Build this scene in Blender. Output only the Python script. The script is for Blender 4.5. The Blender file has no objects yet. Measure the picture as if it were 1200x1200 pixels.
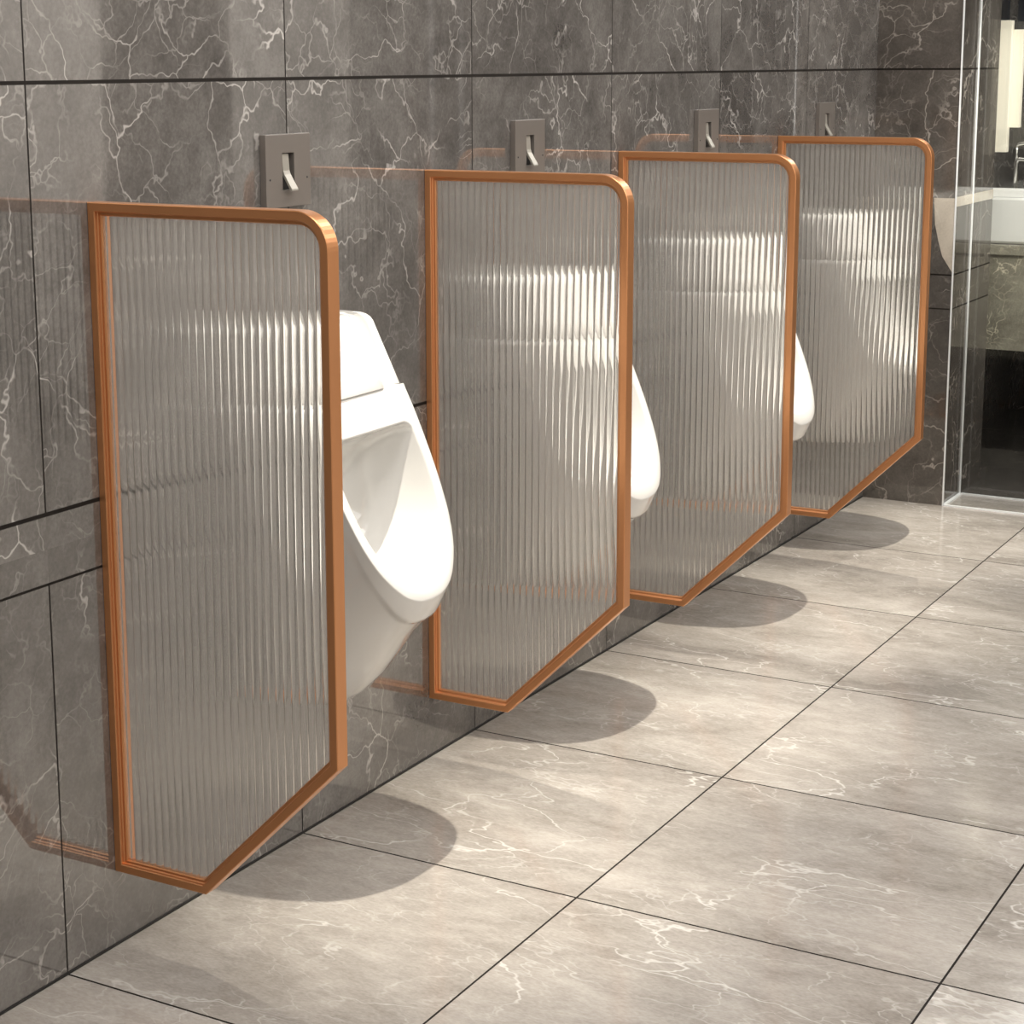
import bpy, math
from mathutils import Vector, Matrix
C = bpy.context.scene.collection
sc = bpy.context.scene

# ------------------------------------------------------------------ helpers
class MB:
    """collects vertices and faces, links them as one mesh object"""
    def __init__(s): s.v = []; s.f = []; s.sm = []; s.m = []
    def vert(s, *p): s.v.append(tuple(p)); return len(s.v) - 1
    def face(s, idx, smooth=False): s.f.append(tuple(idx)); s.sm.append(smooth)
    def box(s, x0, y0, z0, x1, y1, z1):
        b = len(s.v)
        for z in (z0, z1):
            for x, y in ((x0, y0), (x1, y0), (x1, y1), (x0, y1)): s.v.append((x, y, z))
        for q in ((0,3,2,1),(4,5,6,7),(0,1,5,4),(1,2,6,5),(2,3,7,6),(3,0,4,7)):
            s.face([b + i for i in q])
        return s
    def rings(s, loops, close=True, cap0=False, cap1=False, smooth=True):
        n = len(loops[0]); b = len(s.v)
        for L in loops: s.v.extend([tuple(p) for p in L])
        m = n if close else n - 1
        for k in range(len(loops) - 1):
            for i in range(m):
                j = (i + 1) % n
                s.face([b+k*n+i, b+k*n+j, b+(k+1)*n+j, b+(k+1)*n+i], smooth)
        if cap0: s.face([b + i for i in reversed(range(n))])
        if cap1: s.face([b + (len(loops)-1)*n + i for i in range(n)])
        return s
    def build(s, name, mat, parent=None, bevel=0, seg=2, fix=True):
        me = bpy.data.meshes.new(name)
        me.from_pydata(s.v, [], s.f)
        me.materials.append(mat)
        me.polygons.foreach_set('use_smooth', s.sm)
        if fix:
            import bmesh
            bm = bmesh.new(); bm.from_mesh(me)
            bmesh.ops.recalc_face_normals(bm, faces=bm.faces); bm.to_mesh(me); bm.free()
        me.update()
        o = bpy.data.objects.new(name, me); C.objects.link(o)
        if parent: o.parent = parent
        if bevel:
            md = o.modifiers.new('bevel', 'BEVEL'); md.width = bevel; md.segments = seg
            md.limit_method = 'ANGLE'; md.angle_limit = math.radians(35)
        return o

def tag(o, label, cat, group=None, kind=None):
    if label: o['label'] = label
    if cat: o['category'] = cat
    if group: o['group'] = group
    if kind: o['kind'] = kind
    return o
def empty(name, loc): 
    o = bpy.data.objects.new(name, None); o.location = loc; C.objects.link(o); o.empty_display_size = .1
    return o
def structure(o): o['kind'] = 'structure'; return o
def copy_tree(o, parent=None):
    c = o.copy(); C.objects.link(c)
    if parent: c.parent = parent
    for ch in list(o.children): copy_tree(ch, c)
    return c

# ------------------------------------------------------------------ materials
def new_mat(name):
    m = bpy.data.materials.new(name); m.use_nodes = True
    nt = m.node_tree; return m, nt, nt.nodes['Principled BSDF']
def N(nt, t, **kw):
    n = nt.nodes.new(t)
    for k, v in kw.items():
        if hasattr(n, k) and not k[0].isupper(): setattr(n, k, v)
        else: n.inputs[k].default_value = v
    return n
def math_(nt, op, a, b=None, c=None, clamp=False):
    n = nt.nodes.new('ShaderNodeMath'); n.operation = op; n.use_clamp = clamp
    for i, v in enumerate((a, b, c)):
        if v is None: continue
        if isinstance(v, (int, float)): n.inputs[i].default_value = v
        else: nt.links.new(v, n.inputs[i])
    return n.outputs[0]
def ramp(nt, val, stops):
    n = nt.nodes.new('ShaderNodeValToRGB'); e = n.color_ramp.elements
    while len(e) < len(stops): e.new(.5)
    for i, (p, c) in enumerate(stops):
        e[i].position = p; e[i].color = (*c, 1) if len(c) == 3 else c
    nt.links.new(val, n.inputs[0]); return n.outputs[0]
def mixc(nt, f, a, b):
    n = nt.nodes.new('ShaderNodeMix'); n.data_type = 'RGBA'
    for s, v in ((0, f), (6, a), (7, b)):
        if isinstance(v, (int, float)): n.inputs[s].default_value = v
        elif isinstance(v, tuple): n.inputs[s].default_value = (*v, 1)
        else: nt.links.new(v, n.inputs[s])
    return n.outputs[2]

def simple(name, col, rough=.5, metal=0, spec=.5, **kw):
    m, nt, b = new_mat(name)
    b.inputs['Base Color'].default_value = (*col, 1); b.inputs['Roughness'].default_value = rough
    b.inputs['Metallic'].default_value = metal; b.inputs['Specular IOR Level'].default_value = spec
    for k, v in kw.items(): b.inputs[k].default_value = v
    # a very fine procedural unevenness in the gloss
    g = N(nt, 'ShaderNodeNewGeometry'); n = N(nt, 'ShaderNodeTexNoise', Scale=40.0)
    nt.links.new(g.outputs['Position'], n.inputs['Vector'])
    mr = N(nt, 'ShaderNodeMapRange'); mr.inputs[3].default_value = rough*.9; mr.inputs[4].default_value = rough*1.1
    nt.links.new(n.outputs[0], mr.inputs[0]); nt.links.new(mr.outputs[0], b.inputs['Roughness'])
    return m

# tile grid measured in the room
TY0, TA = -.1206, .6426
FX = (.5691, 1.1993)
Z1, Z2, Z3 = 1.378, .7416, .634

def joint(nt, coord, pos, w):
    """1 on a thin line at coord = pos"""
    d = math_(nt, 'ABSOLUTE', math_(nt, 'SUBTRACT', coord, pos))
    return math_(nt, 'LESS_THAN', d, w / 2)
def joint_rep(nt, coord, off, pitch, w):
    d = math_(nt, 'ABSOLUTE', math_(nt, 'SUBTRACT', math_(nt, 'FRACT', math_(nt, 'ADD', math_(nt, 'DIVIDE', math_(nt, 'SUBTRACT', coord, off), pitch), .5)), .5))
    return math_(nt, 'LESS_THAN', d, w / 2 / pitch)
def mx(nt, *a):
    r = a[0]
    for b in a[1:]: r = math_(nt, 'MAXIMUM', r, b)
    return r

def marble(name, dark, mid, light, vein, axis, rough, joints=True, vein_amt=1.0, coat=0.0, spec=.5, ior=1.5, gw=.0042, stretch=(1,1,1), vscale=1.0):
    m, nt, b = new_mat(name)
    g = N(nt, 'ShaderNodeNewGeometry'); pos = g.outputs['Position']
    sx = N(nt, 'ShaderNodeSeparateXYZ'); nt.links.new(pos, sx.inputs[0])
    x, y, z = sx.outputs
    # every tile cut from another place of the slab
    ty = math_(nt, 'FLOOR', math_(nt, 'DIVIDE', math_(nt, 'SUBTRACT', y, TY0), TA))
    if axis == 'floor':
        tx = math_(nt, 'FLOOR', math_(nt, 'DIVIDE', math_(nt, 'SUBTRACT', x, FX[0]-.6302), .6302))
    else:
        tx = math_(nt, 'ADD', math_(nt, 'GREATER_THAN', z, Z1), math_(nt, 'GREATER_THAN', z, (Z2+Z3)/2))
    off = N(nt, 'ShaderNodeCombineXYZ')
    h = math_(nt, 'MULTIPLY', math_(nt, 'ADD', math_(nt, 'MULTIPLY', ty, 3.71), math_(nt, 'MULTIPLY', tx, 7.13)), 1)
    nt.links.new(h, off.inputs[0]); nt.links.new(h, off.inputs[2])
    ad = N(nt, 'ShaderNodeVectorMath', operation='ADD'); nt.links.new(pos, ad.inputs[0]); nt.links.new(off.outputs[0], ad.inputs[1])
    mp = N(nt, 'ShaderNodeMapping'); mp.inputs['Scale'].default_value = stretch
    mp.inputs['Rotation'].default_value = (.35, .2, .5) if axis != 'floor' else (0, 0, .35)
    nt.links.new(ad.outputs[0], mp.inputs[0]); P = mp.outputs[0]
    def noise(scale, detail=6, rough=.6, dist=0.0, vec=P):
        n = N(nt, 'ShaderNodeTexNoise', Scale=scale, Detail=float(detail), Roughness=rough, Distortion=dist)
        nt.links.new(vec, n.inputs['Vector']); return n
    n1 = noise(3.2*vscale, 8, .62, .6); n2 = noise(22, 5, .7, .3); n3 = noise(160, 3, .6)
    base = math_(nt, 'ADD', math_(nt, 'MULTIPLY', n1.outputs[0], .55), math_(nt, 'ADD', math_(nt, 'MULTIPLY', n2.outputs[0], .25), math_(nt, 'MULTIPLY', n3.outputs[0], .20)))
    col = ramp(nt, base, [(.38, dark), (.5, mid), (.63, light)])
    # veins: distorted ridges, broken up by a mask
    w = noise(3.0*vscale, 5, .55)
    wv = N(nt, 'ShaderNodeVectorMath', operation='SCALE'); nt.links.new(w.outputs['Color'], wv.inputs[0]); wv.inputs['Scale'].default_value = .42/vscale
    wa = N(nt, 'ShaderNodeVectorMath', operation='ADD'); nt.links.new(P, wa.inputs[0]); nt.links.new(wv.outputs[0], wa.inputs[1])
    w2 = noise(26*vscale, 3, .6)
    wv2 = N(nt, 'ShaderNodeVectorMath', operation='SCALE'); nt.links.new(w2.outputs['Color'], wv2.inputs[0]); wv2.inputs['Scale'].default_value = .016/vscale
    wb = N(nt, 'ShaderNodeVectorMath', operation='ADD'); nt.links.new(wa.outputs[0], wb.inputs[0]); nt.links.new(wv2.outputs[0], wb.inputs[1])
    def veins(scale, width, mscale, lo, hi):
        v = N(nt, 'ShaderNodeTexVoronoi', feature='DISTANCE_TO_EDGE', Scale=scale*vscale)
        nt.links.new(wb.outputs[0], v.inputs['Vector'])
        k = N(nt, 'ShaderNodeMapRange'); k.interpolation_type = 'SMOOTHSTEP'
        k.inputs[1].default_value = 0; k.inputs[2].default_value = width; k.inputs[3].default_value = 1; k.inputs[4].default_value = 0
        nt.links.new(v.outputs['Distance'], k.inputs[0])
        q = noise(mscale*vscale, 3, .6)
        mm = N(nt, 'ShaderNodeMapRange'); mm.interpolation_type = 'SMOOTHSTEP'
        mm.inputs[1].default_value = lo; mm.inputs[2].default_value = hi
        nt.links.new(q.outputs[0], mm.inputs[0])
        return math_(nt, 'MULTIPLY', k.outputs[0], mm.outputs[0])
    va = veins(2.3, .009, 3.4, .48, .62)
    vb = math_(nt, 'MULTIPLY', veins(5.2, .017, 4.3, .42, .66), .72)
    vc = math_(nt, 'MULTIPLY', veins(12, .032, 6.0, .40, .68), .40)
    v = math_(nt, 'MULTIPLY', mx(nt, math_(nt, 'MULTIPLY', va, .85), vb, vc), vein_amt, clamp=True)
    col = mixc(nt, v, col, vein)
    if joints:
        if axis == 'floor':
            ja = joint_rep(nt, y, TY0, TA, gw); jb = joint_rep(nt, x, FX[0], .6302, gw*.9)
            j = mx(nt, ja, jb)
        elif axis == 'x':     # wall in the yz plane
            jv = math_(nt, 'MULTIPLY', joint_rep(nt, y, TY0, TA, gw*.8), math_(nt, 'SUBTRACT', 1, math_(nt, 'MULTIPLY', math_(nt, 'GREATER_THAN', z, Z3), math_(nt, 'LESS_THAN', z, Z2))))
            j = mx(nt, jv, joint(nt, z, Z1, gw*1.4), joint(nt, z, Z2, gw*1.6), joint(nt, z, Z3, gw), joint(nt, z, 2.01, gw))
        else:                 # wall in the xz plane
            j = mx(nt, joint(nt, z, Z1, gw*1.4), joint(nt, z, Z2, gw*1.2), joint(nt, z, Z3, gw), joint(nt, z, 2.01, gw))
        col = mixc(nt, j, col, (.018, .015, .013))
        rr = math_(nt, 'ADD', math_(nt, 'MULTIPLY', j, .5), rough)
        nt.links.new(rr, b.inputs['Roughness'])
        nt.links.new(math_(nt, 'SUBTRACT', .5, math_(nt, 'MULTIPLY', j, .47)), b.inputs['Specular IOR Level'])
    else:
        b.inputs['Roughness'].default_value = rough
    nt.links.new(col, b.inputs['Base Color'])
    b.inputs['IOR'].default_value = ior
    b.inputs['Coat Weight'].default_value = coat; b.inputs['Coat Roughness'].default_value = .02
    return m

M_wall = marble('grey_marble_wall', (.082,.075,.070), (.135,.125,.117), (.215,.202,.190), (.62,.59,.56), 'x', .03, ior=2.25)
M_pier = marble('grey_marble_pier', (.060,.052,.045), (.095,.083,.073), (.150,.133,.117), (.42,.38,.34), 'y', .05, ior=1.9)
M_floor = marble('polished_floor_marble', (.265,.238,.212), (.385,.352,.318), (.52,.482,.442), (.68,.655,.62), 'floor', .14, ior=1.55, stretch=(.7,1.45,1), vscale=.9)
M_counter = marble('dark_marble_counter', (.10,.09,.07), (.17,.155,.125), (.27,.25,.20), (.60,.54,.42), 'y', .12, joints=False, ior=1.6, vscale=1.6, vein_amt=1.3)
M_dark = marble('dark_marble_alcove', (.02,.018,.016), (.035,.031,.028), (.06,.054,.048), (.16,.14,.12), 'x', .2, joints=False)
M_floor_shade = marble('floor_marble_shade', (.06,.054,.048), (.095,.085,.076), (.14,.127,.115), (.30,.27,.24), 'floor', .12, ior=1.5)  # alcove shade put into the colour: darker copy of the floor marble
M_cream_patch = marble('cream_reflection_patch', (.42,.37,.30), (.55,.49,.41), (.64,.58,.49), (.80,.76,.68), 'y', .2, joints=False, vein_amt=.6)  # colour of the slabs that stand in for a beige reflection
M_copper = simple('brushed_rose_gold', (.70,.32,.14), .30, metal=.7)
M_ceramic = simple('white_glazed_ceramic', (.67,.66,.64), .06, spec=.5, **{'Coat Weight': .6, 'Coat Roughness': .03})
M_steel = simple('brushed_grey_steel', (.235,.21,.19), .35, metal=.4)
M_lever = simple('satin_nickel', (.40,.375,.33), .4, metal=.4)
M_hole = simple('dark_slot', (.02,.019,.018), .6)
M_chrome = simple('polished_chrome', (.8,.78,.74), .08, metal=1)
M_white_edge = simple('white_edge_profile', (.88,.89,.90), .35)
M_cream = simple('cream_lacquer', (.86,.80,.68), .4)
M_black = simple('black_metal', (.012,.013,.017), .35)
M_plaster = simple('pale_plaster', (.74,.70,.65), .7)
M_shade = simple('taupe_plaster', (.20,.18,.165), .7)
M_ceiling = simple('white_ceiling_paint', (.85,.83,.80), .8)

def glass_mat(name, tint, rough, milk, clear, pitch=None, x0=0):
    m, nt, b = new_mat(name)
    out = nt.nodes['Material Output']
    b.inputs['Base Color'].default_value = (*tint, 1); b.inputs['Roughness'].default_value = rough
    b.inputs['Transmission Weight'].default_value = 1.0; b.inputs['IOR'].default_value = 1.45
    tr = N(nt, 'ShaderNodeBsdfTransparent'); tr.inputs[0].default_value = (*tint, 1)
    tl = N(nt, 'ShaderNodeBsdfTranslucent'); tl.inputs[0].default_value = (.85,.82,.78,1)
    df = N(nt, 'ShaderNodeBsdfDiffuse'); df.inputs[0].default_value = (.80,.77,.72,1)
    mm = N(nt, 'ShaderNodeMixShader'); mm.inputs[0].default_value = .5
    nt.links.new(tl.outputs[0], mm.inputs[1]); nt.links.new(df.outputs[0], mm.inputs[2])
    a = N(nt, 'ShaderNodeMixShader'); a.inputs[0].default_value = clear
    nt.links.new(b.outputs[0], a.inputs[1]); nt.links.new(tr.outputs[0], a.inputs[2])
    c = N(nt, 'ShaderNodeMixShader'); c.inputs[0].default_value = milk
    nt.links.new(a.outputs[0], c.inputs[1]); nt.links.new(mm.outputs[0], c.inputs[2])
    if pitch:      # rib reflections put into the mix: milkier along the crown than the groove
        tc = N(nt, 'ShaderNodeTexCoord'); sp = N(nt, 'ShaderNodeSeparateXYZ'); nt.links.new(tc.outputs['Object'], sp.inputs[0])
        u = math_(nt, 'SUBTRACT', math_(nt, 'MULTIPLY', math_(nt, 'FRACT', math_(nt, 'DIVIDE', math_(nt, 'SUBTRACT', sp.outputs[0], x0), pitch)), 2), 1)
        k = math_(nt, 'SUBTRACT', 1, math_(nt, 'MULTIPLY', u, u))
        nt.links.new(math_(nt, 'ADD', math_(nt, 'MULTIPLY', k, milk), .01), c.inputs[0])
    nt.links.new(c.outputs[0], out.inputs[0]); return m
M_reeded = glass_mat('reeded_glass', (.96,.955,.94), .025, .19, .0, (.437-.037)/28, .0185)
M_clear = glass_mat('clear_glass', (.97,.975,.97), .0, .0, .96)

# ------------------------------------------------------------------ setting
PX, PY0, PY1 = .265, 3.7188, 4.16       # stone pier
RX = 2.8                                # opposite wall
structure(MB().box(-.3, -4.5, -.1, RX+.2, 3.9105, 0).build('floor', M_floor))
structure(MB().box(-.3, 3.9105, -.1, RX+.2, 13, 0).build('floor_rear', M_floor_shade))
structure(MB().box(-.2, -4.5, 0, 0, 13, 2.3).build('wall_left', M_wall))
structure(MB().box(0, PY0, 0, PX, PY1, 2.3).build('wall_pier', M_pier))
structure(MB().box(-.3, -4.5, 2.3, RX+.2, 13, 2.4).build('ceiling', M_ceiling))
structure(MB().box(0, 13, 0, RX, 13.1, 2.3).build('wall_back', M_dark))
structure(MB().box(0, -4.6, 0, RX, -4.5, 2.3).build('wall_front', M_shade))
structure(MB().box(RX, -4.5, 0, RX+.1, 4.95, 2.3).build('wall_right', M_plaster))
structure(MB().box(RX-.03, 3.3, 0, RX, 4.04, 2.3).build('trim_1', M_pier))
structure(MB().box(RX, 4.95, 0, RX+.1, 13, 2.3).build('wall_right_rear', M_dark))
for i, yy in enumerate((5.64, 5.92, 10.53, 10.87)):
    structure(MB().box(RX-.012, yy-.012, 0, RX, yy+.012, 2.3).build('trim_%d' % (i+2), M_white_edge))
structure(MB().box(0, -4.5, 0, .0025, PY0, .004).build('baseboard_left', M_hole))

# beige patch, taken for a reflection, added to the pier as cream slabs
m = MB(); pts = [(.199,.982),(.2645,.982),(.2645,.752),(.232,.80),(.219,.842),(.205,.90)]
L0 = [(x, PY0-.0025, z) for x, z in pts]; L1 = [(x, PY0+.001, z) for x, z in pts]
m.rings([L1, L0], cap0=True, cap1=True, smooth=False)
structure(m.build('trim_6', M_cream_patch))
structure(MB().box(PX-.001, PY0+.01, .955, PX+.0025, PY1-.005, .985).build('trim_7', M_cream_patch))  # same added patch continued along the pier side

# ------------------------------------------------------------------ partition panels
D, ZB, ZT, ZK, XK, T, R = .437, .1264, 1.2, .3783, .1829, .0278, .056
def outline(off):
    """closed outline in xz, offset inwards"""
    # inner offset of the straight sides, miters solved exactly
    d = Vector((D - XK, ZK - ZB)); d.normalize(); n = Vector((-d.y, d.x))       # inward normal of slanted side
    x0 = off; z0 = ZB + off; x1 = D - off; z1 = ZT - off
    q = Vector((XK, ZB)) + n * off
    ta = (z0 - q.y) / d.y; a = (q.x + d.x * ta, z0)
    tb = (x1 - q.x) / d.x; b_ = (x1, q.y + d.y * tb)
    r = R - off
    pts = [(x0, z1), (x0, z0), a, b_]
    cx, cz = D - R, ZT - R
    for k in range(15):
        t = math.pi / 2 * k / 14
        pts.append((cx + r * math.cos(t), cz + r * math.sin(t)))
    return pts
def frame_mesh():
    prof = [(0,.0012),(.0012,0),(.0128,0),(.014,.0012),(.014,.006),(.0155,.0075),(.019,.0075),(.0205,.009),
            (.0205,T-.009),(.019,T-.0075),(.0155,T-.0075),(.014,T-.006),(.014,T-.0012),(.0128,T),(.0012,T),(0,T-.0012)]
    loops = []
    for off, y in prof + [prof[0]]:
        loops.append([(x, y, z) for x, z in outline(off)])
    m = MB(); m.rings(loops, close=True, smooth=False); return m
def glass_mesh():
    off = .0185; x0, x1 = off, D - off
    pitch = .0143; nr = round((x1 - x0) / pitch); pitch = (x1 - x0) / nr; sag = .0019; K = 14
    d = (ZK - ZB) / (D - XK); ex = math.sqrt(1 + d*d) * off
    def lo(x):
        return max(ZB + off, ZB + (x - XK) * d + ex)
    def hi(x):
        cx, r = D - R, R - off
        return ZT - off if x <= cx else ZT - R + math.sqrt(max(r*r - (x - cx)**2, 1e-8))
    m = MB(); yf, yb = .0125, .0165
    for k in range(nr):
        cols = []
        for i in range(K + 1):
            u = -1 + 2*i/K; x = x0 + (k + .5 + u/2) * pitch
            y = yf - sag * (1 - abs(u)**2.6)
            zl, zh = lo(x), hi(x)
            cols.append([(x, y, zl), (x, y, zh), (x, yb, zh), (x, yb, zl)])
        m.rings([cols[i] for i in range(K + 1)], close=True, smooth=True, cap0=(k == 0), cap1=(k == nr-1))
        # only the ribbed front should be smooth-shaded
    o = m
    for i, f in enumerate(o.f):
        ys = [o.v[j][1] for j in f]
        if max(ys) > yf + 1e-4: o.sm[i] = False
    return o

part = empty('urinal_partition', (0, 0, 0))
frame_mesh().build('frame', M_copper, part)
gp = glass_mesh().build('glass_panel', M_reeded, part, fix=False)
import bmesh
bm = bmesh.new(); bm.from_mesh(gp.data)
bmesh.ops.remove_doubles(bm, verts=bm.verts, dist=1e-6)
bmesh.ops.recalc_face_normals(bm, faces=bm.faces)
for f in bm.faces: f.smooth = True
for e in bm.edges: e.smooth = len(e.link_faces) == 2 and e.calc_face_angle(3) < math.radians(20)
bm.to_mesh(gp.data); bm.free()
pl = ['reeded glass urinal divider in copper-coloured frame, nearest the camera at the left',
      'reeded glass divider in copper-coloured frame between the first and second urinals',
      'reeded glass divider in copper-coloured frame between the second and third urinals',
      'reeded glass divider in copper-coloured frame farthest away, next to the stone pier']
for i, y in enumerate((0, .9775, 1.8457, 2.870)):
    o = part if i == 0 else copy_tree(part)
    o.location = (0, y, 0)
    tag(o, pl[i], 'partition', 'framed reeded glass dividers along the marble wall')

# ------------------------------------------------------------------ urinal
def lerp(a, b, t): return a + (b - a) * t
def interp(tab, t):
    for (a, va), (b, vb) in zip(tab, tab[1:]):
        if t <= b: return lerp(va, vb, (t - a) / (b - a))
    return tab[-1][1]
def rimx(z): return .143 + (.84 - z) * .45
def catmull(pts, n):
    """smooth resample of an open polyline to n+1 points (uniform by length)"""
    out = []
    P = [Vector(p) for p in pts]; P = [P[0]*2-P[1]] + P + [P[-1]*2-P[-2]]
    for i in range(1, len(P)-2):
        for k in range(12):
            t = k/12; p0,p1,p2,p3 = P[i-1:i+3]
            out.append(.5*((2*p1)+(p2-p0)*t+(2*p0-5*p1+4*p2-p3)*t*t+(3*p1-p0-3*p2+p3)*t**3))
    out.append(P[-2])
    ds = [0]
    for a, b in zip(out, out[1:]): ds.append(ds[-1] + (b-a).length)
    res = []; j = 0
    for k in range(n+1):
        s = ds[-1]*k/n
        while j < len(ds)-2 and ds[j+1] < s: j += 1
        res.append(out[j].lerp(out[j+1], (s-ds[j])/(ds[j+1]-ds[j]+1e-12)))
    return res
NT, NS = 10, 46     # half top, half side
def loop_from(side, top_w, top_z, xf):
    """half loop from the top centre, round the right-hand side to the bottom centre, then mirrored"""
    half = [(top_w * k/NT, top_z) for k in range(NT)] + [tuple(p) for p in catmull(side, NS)]
    h = [(xf(z), y, z) for y, z in half]
    return h + [(x, -y, z) for x, y, z in reversed(h[1:-1])]
outer = loop_from([(.156,.838),(.159,.79),(.158,.73),(.153,.67),(.141,.61),(.118,.56),(.080,.519),(.040,.501),(0,.497)], .156, .838, rimx)
wallb = loop_from([(.160,.838),(.163,.76),(.161,.68),(.154,.60),(.143,.52),(.128,.44),(.108,.36),(.085,.305),(.045,.275),(0,.268)], .160, .838, lambda z: .0)
inner = loop_from([(.112,.776),(.127,.770),(.133,.755),(.134,.70),(.128,.645),(.114,.60),(.090,.56),(.055,.533),(0,.524)], .112, .776, lambda z: rimx(z))
def ring(f): return [f(i) for i in range(len(outer))]
def body_mesh():
    tab = [(0,0,0,0),(.004,.012,.01,.006),(.012,.04,.02,.02),(.05,.16,.05,.05),(.064,.185,.062,.062),(.088,.19,.070,.08),(.11,.215,.10,.12),
           (.2,.34,.16,.2),(.3,.52,.28,.32),(.4,.70,.42,.46),(.50,.84,.56,.6),(.58,.92,.7,.72),(.66,.962,.8,.8),(.8,.985,.9,.9),(1,1,1,1)]
    loops = []
    c = (.07, 0, .60)
    # bowl, from the bottom out to the rim
    bowl = [(.94,.155),(.75,.150),(.5,.138),(.3,.118),(.18,.095),(.10,.065),(.05,.035),(.022,.014),(.008,.004),(0,0)]
    for a, dep in bowl:
        L = []
        for x, y, z in inner:
            L.append((max(lerp(x, x*.9+.03, a) - dep*(.9 + .35*(x-.17)/.1), .022), lerp(y, c[1], a), lerp(z, c[2]-.06, a)))
        loops.append(L)
    for t in (.06, .5, .94):
        loops.append([(lerp(i[0], o[0], t) + .0025*math.sin(math.pi*t), lerp(i[1], o[1], t), lerp(i[2], o[2], t)) for i, o in zip(inner, outer)])
    for xs, zs, ys, _ in tab:
        L = []
        for (x, y, z), (bx, by, bz) in zip(outer, wallb):
            # how far along the underside: near the tip the profile bellies, at the sides it runs straight
            k = min(1, max(0, (.84 - z) / .34)); k = k*k
            xf = 1 - lerp(ys, xs, k)
            L.append((x * xf if xs else x, lerp(y, by, ys), lerp(z, bz, lerp(ys, zs, k))))
        loops.append(L)
    m = MB(); m.rings(loops, close=True, smooth=True, cap0=True, cap1=True)
    return m
def cover_mesh():
    def sec(z, ins):
        xf = rimx(z) - .001; W = .156 - (z-.84)*.07 - ins; xf -= ins
        h = [(xf+.006,0),(xf+.006,.05),(xf+.0055,.084),(xf+.002,.094),(xf-.012,.101),(xf-.025,.107),(xf-.028,.114),(xf-.023,.124),
             (xf-.010,.134),(xf-.002,.140),(xf-.0005,.146),(xf-.005,.153),(xf-.014,.156),(xf*.4,.1585),(0,.160)]
        s = W/.156
        h = [(x, y*s) for x, y in h]
        return [(x, y, z) for x, y in h] + [(x, -y, z) for x, y in reversed(h[1:])]
    lv = [(.8382,.003),(.8392,.0008),(.8405,0),(.87,0),(.90,0),(.93,0),(.950,0),(.957,.0015),(.962,.005),(.9655,.011),(.967,.02)]
    m = MB(); m.rings([sec(z, i) for z, i in lv], close=True, smooth=True, cap0=True, cap1=True)
    return m
uri = empty('wall_urinal', (0, 0, 0))
b = body_mesh().build('bowl', M_ceramic, uri)
cv = cover_mesh().build('cover', M_ceramic, uri)
UY = (.507, 1.39, 2.350, 3.236)
ul = ['white ceramic wall urinal nearest the camera, standing clear between the first two dividers',
      'white ceramic wall urinal behind the second divider, its rim showing past the frame',
      'white ceramic wall urinal behind the third divider, a narrow edge showing past the frame',
      'white ceramic wall urinal seen only through the farthest reeded glass divider']
for i, y in enumerate(UY):
    o = uri if i == 0 else copy_tree(uri)
    o.location = (0, y, 0)
    tag(o, ul[i], 'urinal', 'white urinals along the marble wall')

# ------------------------------------------------------------------ flush plates
fl = empty('flush_plate', (0, 0, 0))
W, H, TH = .066, .0625, .013
m = MB(); sw, s0, s1 = .0175, -.033, .030       # slot half width, bottom and top (y, z about the centre)
ys = [-W, -sw, sw, W]; zs = [-H, s0, s1, H]
idx = {}
for li, xx in enumerate((.0, TH)):
    for a, yy in enumerate(ys):
        for c_, zz in enumerate(zs): idx[li, a, c_] = m.vert(xx, yy, zz)
for li in (0, 1):
    for a in range(3):
        for c_ in range(3):
            if a == 1 and c_ == 1: continue
            m.face([idx[li,a,c_], idx[li,a+1,c_], idx[li,a+1,c_+1], idx[li,a,c_+1]])
for a in range(3):
    for c_ in (0, 3): m.face([idx[0,a,c_], idx[0,a+1,c_], idx[1,a+1,c_], idx[1,a,c_]])
    for c_ in (0, 3): m.face([idx[0,c_,a], idx[0,c_,a+1], idx[1,c_,a+1], idx[1,c_,a]])
for q in (((1,1),(2,1)),((2,1),(2,2)),((2,2),(1,2)),((1,2),(1,1))):
    (a,c1),(b_,c2) = q; m.face([idx[0,a,c1], idx[0,b_,c2], idx[1,b_,c2], idx[1,a,c1]])
m.build('plate', M_steel, fl, bevel=.0012)
MB().box(.0005, -sw, s0, .0015, sw, s1).build('slot_back', M_hole, fl)
# lever: flat upper blade inside the slot, lower paddle kicked outwards
m = MB(); lw = .0095; yo = -.003
path = [(.0045,.0285),(.0085,.0285),(.0105,.000),(.0125,-.006),(.028,-.031),(.0285,-.034),(.0245,-.035),(.0235,-.033),(.0085,-.008),(.0055,.000)]
m.rings([[(x, yo-lw, z) for x, z in path], [(x, yo+lw, z) for x, z in path]], cap0=True, cap1=True, smooth=False)
lv = m.build('lever', M_lever, fl, bevel=.0006); lv['label'] = 'pale satin flush lever tilted out'
for sy in (-1, 1):
    m = MB(); a_ = [2*math.pi*k/16 for k in range(16)]
    m.rings([[(x, sy*.055 + r*math.cos(a), -.014 + r*math.sin(a)) for a in a_] for x, r in ((TH-.0005,.0018),(TH+.0005,.0018),(TH+.0008,.0012))], cap0=True, cap1=True)
    m.build('screw', M_black, fl)
pls = ['grey metal flush plate with lever on the wall above the nearest urinal',
       'grey metal flush plate with lever above the second urinal from the camera',
       'grey metal flush plate with lever above the third urinal from the camera',
       'grey metal flush plate with lever above the farthest urinal']
for i, y in enumerate(UY):
    o = fl if i == 0 else copy_tree(fl)
    o.location = (0, y, 1.2225)
    tag(o, pls[i], 'flush plate', 'flush plates on the marble wall')

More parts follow.
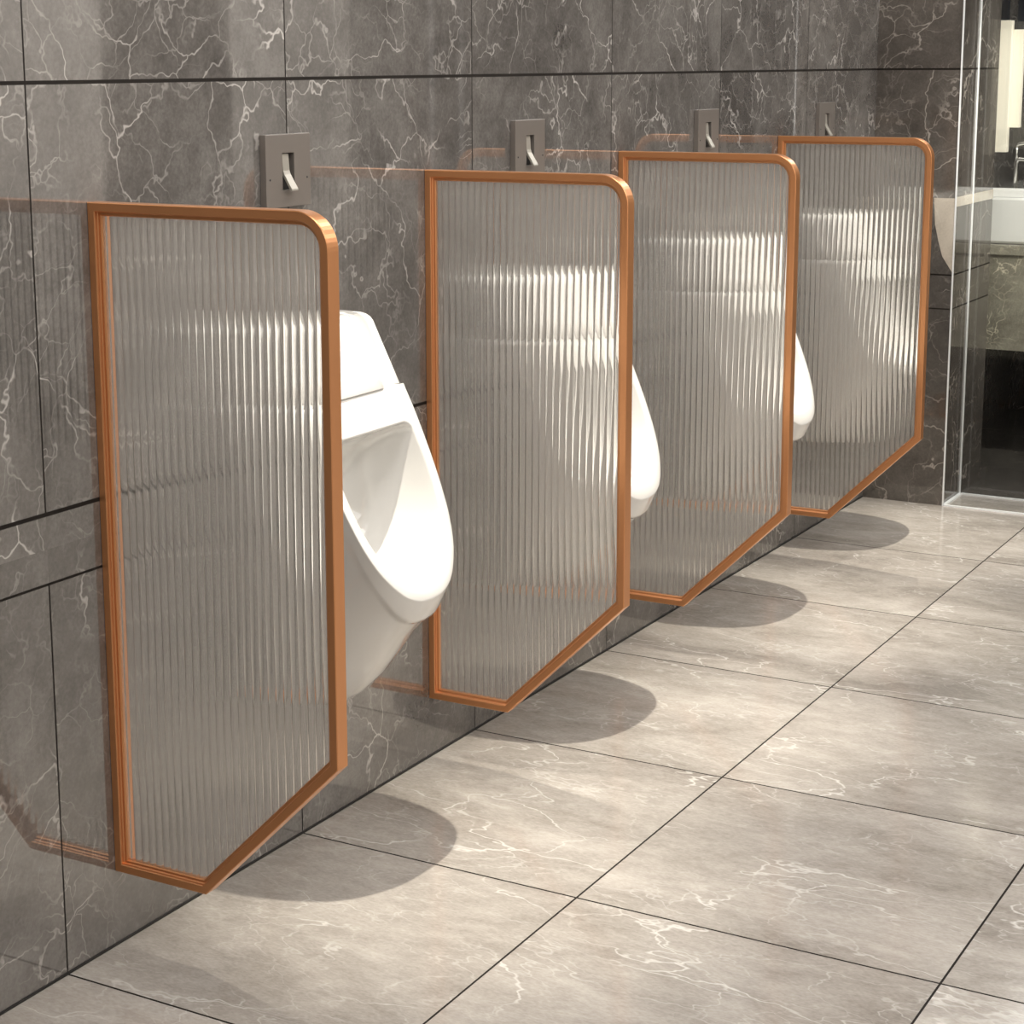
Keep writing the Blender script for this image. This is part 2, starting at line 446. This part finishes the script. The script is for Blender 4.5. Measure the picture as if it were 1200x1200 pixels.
# ------------------------------------------------------------------ clear glass screen past the pier
gs = empty('glass_screen', (PX, PY0, 0))
tag(gs, 'clear glass screen with thin white edges standing against the stone pier', 'glass screen')
def local(mb, o=gs):
    mb.v = [(x - o.location.x, y - o.location.y, z - o.location.z) for x, y, z in mb.v]; return mb
YA, YB, GX1, GZ = PY0-.002, 3.9105, 1.30, 2.29
for yy in (YA, YB):
    local(MB().box(PX+.003, yy-.003, .003, GX1, yy+.003, GZ)).build('glass_pane', M_clear, gs)
e = .0026
for yy in (YA, YB):
    local(MB().box(PX+.0005, yy-e, .0, PX+.0005+2*e*.8, yy+e, GZ)).build('edge_strip', M_white_edge, gs)
    local(MB().box(PX+.008, yy-e*1.6, .0, GX1, yy+e*1.6, .005)).build('floor_rail', M_white_edge, gs)
local(MB().box(PX+.0005, YA+e, .0, PX+.012, YB-e, .005)).build('floor_rail', M_white_edge, gs)

# ------------------------------------------------------------------ wash area
m = MB().box(0.001, 4.30, .43, .95, 6.4, .755)
ct = empty('stone_counter', (0, 4.30, 0)); tag(ct, 'dark veined marble washstand counter hung on the wall under the white basin', 'counter')
local(m, ct).build('apron', M_counter, ct)
local(MB().box(.001, 4.285, .756, .97, 6.4, .79), ct).build('worktop', M_counter, ct, bevel=.002)

def rrect(cx, cy, hx, hy, r, z, n=5):
    L = []
    for qx, qy, a0 in ((1,1,0),(-1,1,90),(-1,-1,180),(1,-1,270)):
        for k in range(n+1):
            a = math.radians(a0 + 90*k/n); L.append((cx+qx*(hx-r)+r*math.cos(a), cy+qy*(hy-r)+r*math.sin(a), z))
    return L
bx, by = .36, 4.56
m = MB(); lo = [rrect(bx,by,.29,.235,.02,.792), rrect(bx,by,.298,.243,.024,.80), rrect(bx,by,.30,.245,.025,.94), rrect(bx,by,.297,.242,.024,.948),
      rrect(bx,by,.286,.231,.022,.949), rrect(bx,by,.280,.225,.02,.940), rrect(bx,by,.27,.215,.03,.86), rrect(bx,by,.22,.17,.05,.83), rrect(bx,by,.03,.03,.02,.822)]
m.rings(lo, smooth=False, cap0=True, cap1=True)
tag(m.build('wash_basin', M_ceramic), 'white rectangular wash basin sitting on the marble counter at the right edge', 'basin')

def tube(path, r, n=12):
    P = [Vector(p) for p in path]; loops = []
    for i, p in enumerate(P):
        t = (P[min(i+1, len(P)-1)] - P[max(i-1, 0)]).normalized()
        a = Vector((0,1,0)) if abs(t.y) < .9 else Vector((1,0,0))
        u = t.cross(a).normalized(); w = t.cross(u)
        loops.append([p + u*r*math.cos(2*math.pi*k/n) + w*r*math.sin(2*math.pi*k/n) for k in range(n)])
    return MB().rings(loops, cap0=True, cap1=True)
fa = empty('basin_faucet', (.222, 4.84, .79)); tag(fa, 'chrome basin faucet with angular spout behind the white basin', 'faucet')
FXc, FYc = .15, 4.84
fp = [(.165,FYc,.79),(.165,FYc,1.035),(.168,FYc,1.047),(.178,FYc,1.051),(.30,FYc-.03,1.049),(.315,FYc-.034,1.045),(.36,FYc-.05,1.008),(.365,FYc-.052,1.0)]
local(tube(fp, .0085), fa).build('spout', M_chrome, fa)
local(MB().rings([[(.165+r*math.cos(a), FYc+r*math.sin(a), z) for a in [2*math.pi*k/20 for k in range(20)]] for z, r in ((.791,.026),(.797,.026),(.80,.018),(.805,.013))], cap0=True, cap1=True), fa).build('base_ring', M_chrome, fa)
local(tube([(.165,FYc,1.095),(.17,FYc,1.105),(.23,FYc-.01,1.115)], .006), fa).build('handle', M_chrome, fa)
local(tube([(.165,FYc,1.04),(.165,FYc,1.096)], .005), fa).build('handle_stem', M_chrome, fa)

# cream panels hung over the counter from a black frame
hp = empty('hanging_panel', (.22, 4.38, 2.29)); tag(hp, 'cream upright panel hanging from black bars above the white basin', 'panel')
local(MB().box(.14, 4.345, 1.098, .254, 4.375, 1.535), hp).build('front_board', M_cream, hp, bevel=.001)
local(MB().box(.20, 4.376, 1.180, .286, 4.400, 1.505), hp).build('rear_board', M_cream, hp, bevel=.001)
bars = ((.13, 4.35, .185, 4.37, 1.536), (.20, 4.35, .238, 4.37, 1.536), (.262, 4.38, .30, 4.40, 1.506))
for x0, y0, x1, y1, z0 in bars:
    local(MB().box(x0, y0, z0, x1, y1, 2.29), hp).build('hanging_bar', M_black, hp)

# ------------------------------------------------------------------ light
def area(name, loc, sx, sy, power, col=(1,.975,.94), rot=(0,0,0)):
    l = bpy.data.lights.new(name, 'AREA'); l.shape = 'RECTANGLE'; l.size = sx; l.size_y = sy; l.energy = power; l.color = col
    o = bpy.data.objects.new(name, l); o.location = loc; o.rotation_euler = rot; C.objects.link(o); return o
for i, y in enumerate(UY):
    l = bpy.data.lights.new('downlight', 'SPOT'); l.energy = 185; l.color = (1, .935, .80)
    l.spot_size = math.radians(35); l.spot_blend = 1.0; l.shadow_soft_size = .012
    o = bpy.data.objects.new('downlight', l); o.location = (.325, y+.01, 2.12); o.rotation_euler = (0, math.radians(0), 0); C.objects.link(o)
area('ambient_fill', (2.1, -.4, 2.28), 1.1, 3.0, 38)  # added fill for the room's ambient light, no fixture modelled
area('row_fill', (.72, 1.6, 2.28), .4, 6.0, 46)  # added fill above the row, deepens the shade under the urinals
area('ambient_fill', (2.1, 3.2, 2.28), 1.1, 3.0, 32)  # second added ambient fill, farther back
area('basin_fill', (.6, 4.5, 2.25), .4, .2, 8)  # added fill that brightens the basin alcove
l = bpy.data.lights.new('washstand_fill', 'SPOT'); l.energy = 230; l.color = (1,.96,.88); l.spot_size = math.radians(34); l.spot_blend = .6; l.shadow_soft_size = .04  # added spot, brightens the counter end and the cream panels
o = bpy.data.objects.new('washstand_fill', l); o.location = (1.5, 2.6, 2.2); C.objects.link(o)
o.rotation_euler = (Vector((.42, 4.4, .95)) - o.location).to_track_quat('-Z', 'Y').to_euler()
w = bpy.data.worlds.new('room_air'); sc.world = w; w.use_nodes = True
w.node_tree.nodes['Background'].inputs[0].default_value = (.9,.92,1,1); w.node_tree.nodes['Background'].inputs[1].default_value = .0

# ------------------------------------------------------------------ camera
cam = bpy.data.cameras.new('camera'); co = bpy.data.objects.new('camera', cam); C.objects.link(co); sc.camera = co
yaw, pitch, roll, f = .5259566, -.1910922, -.0052177, 2234.693
fw = Vector((-math.sin(yaw)*math.cos(pitch), math.cos(yaw)*math.cos(pitch), math.sin(pitch)))
rt = Vector((math.cos(yaw), math.sin(yaw), 0)); up = rt.cross(fw)
Rr = rt*math.cos(roll) + up*math.sin(roll); Uu = up*math.cos(roll) - rt*math.sin(roll)
co.matrix_world = Matrix(((Rr.x, Uu.x, -fw.x, 1.94277), (Rr.y, Uu.y, -fw.y, -2.20912), (Rr.z, Uu.z, -fw.z, 1.40178), (0,0,0,1)))
cam.sensor_width = 36; cam.sensor_fit = 'HORIZONTAL'; cam.lens = f * 36 / 1200
cam.shift_x = (600 - 547.2292) / 1200; cam.shift_y = -(600 - 506.939) / 1200
cam.clip_start = .05

vs = sc.view_settings; vs.view_transform = 'Standard'; vs.look = 'None'; vs.gamma = 1; vs.exposure = .08; vs.use_curve_mapping = False
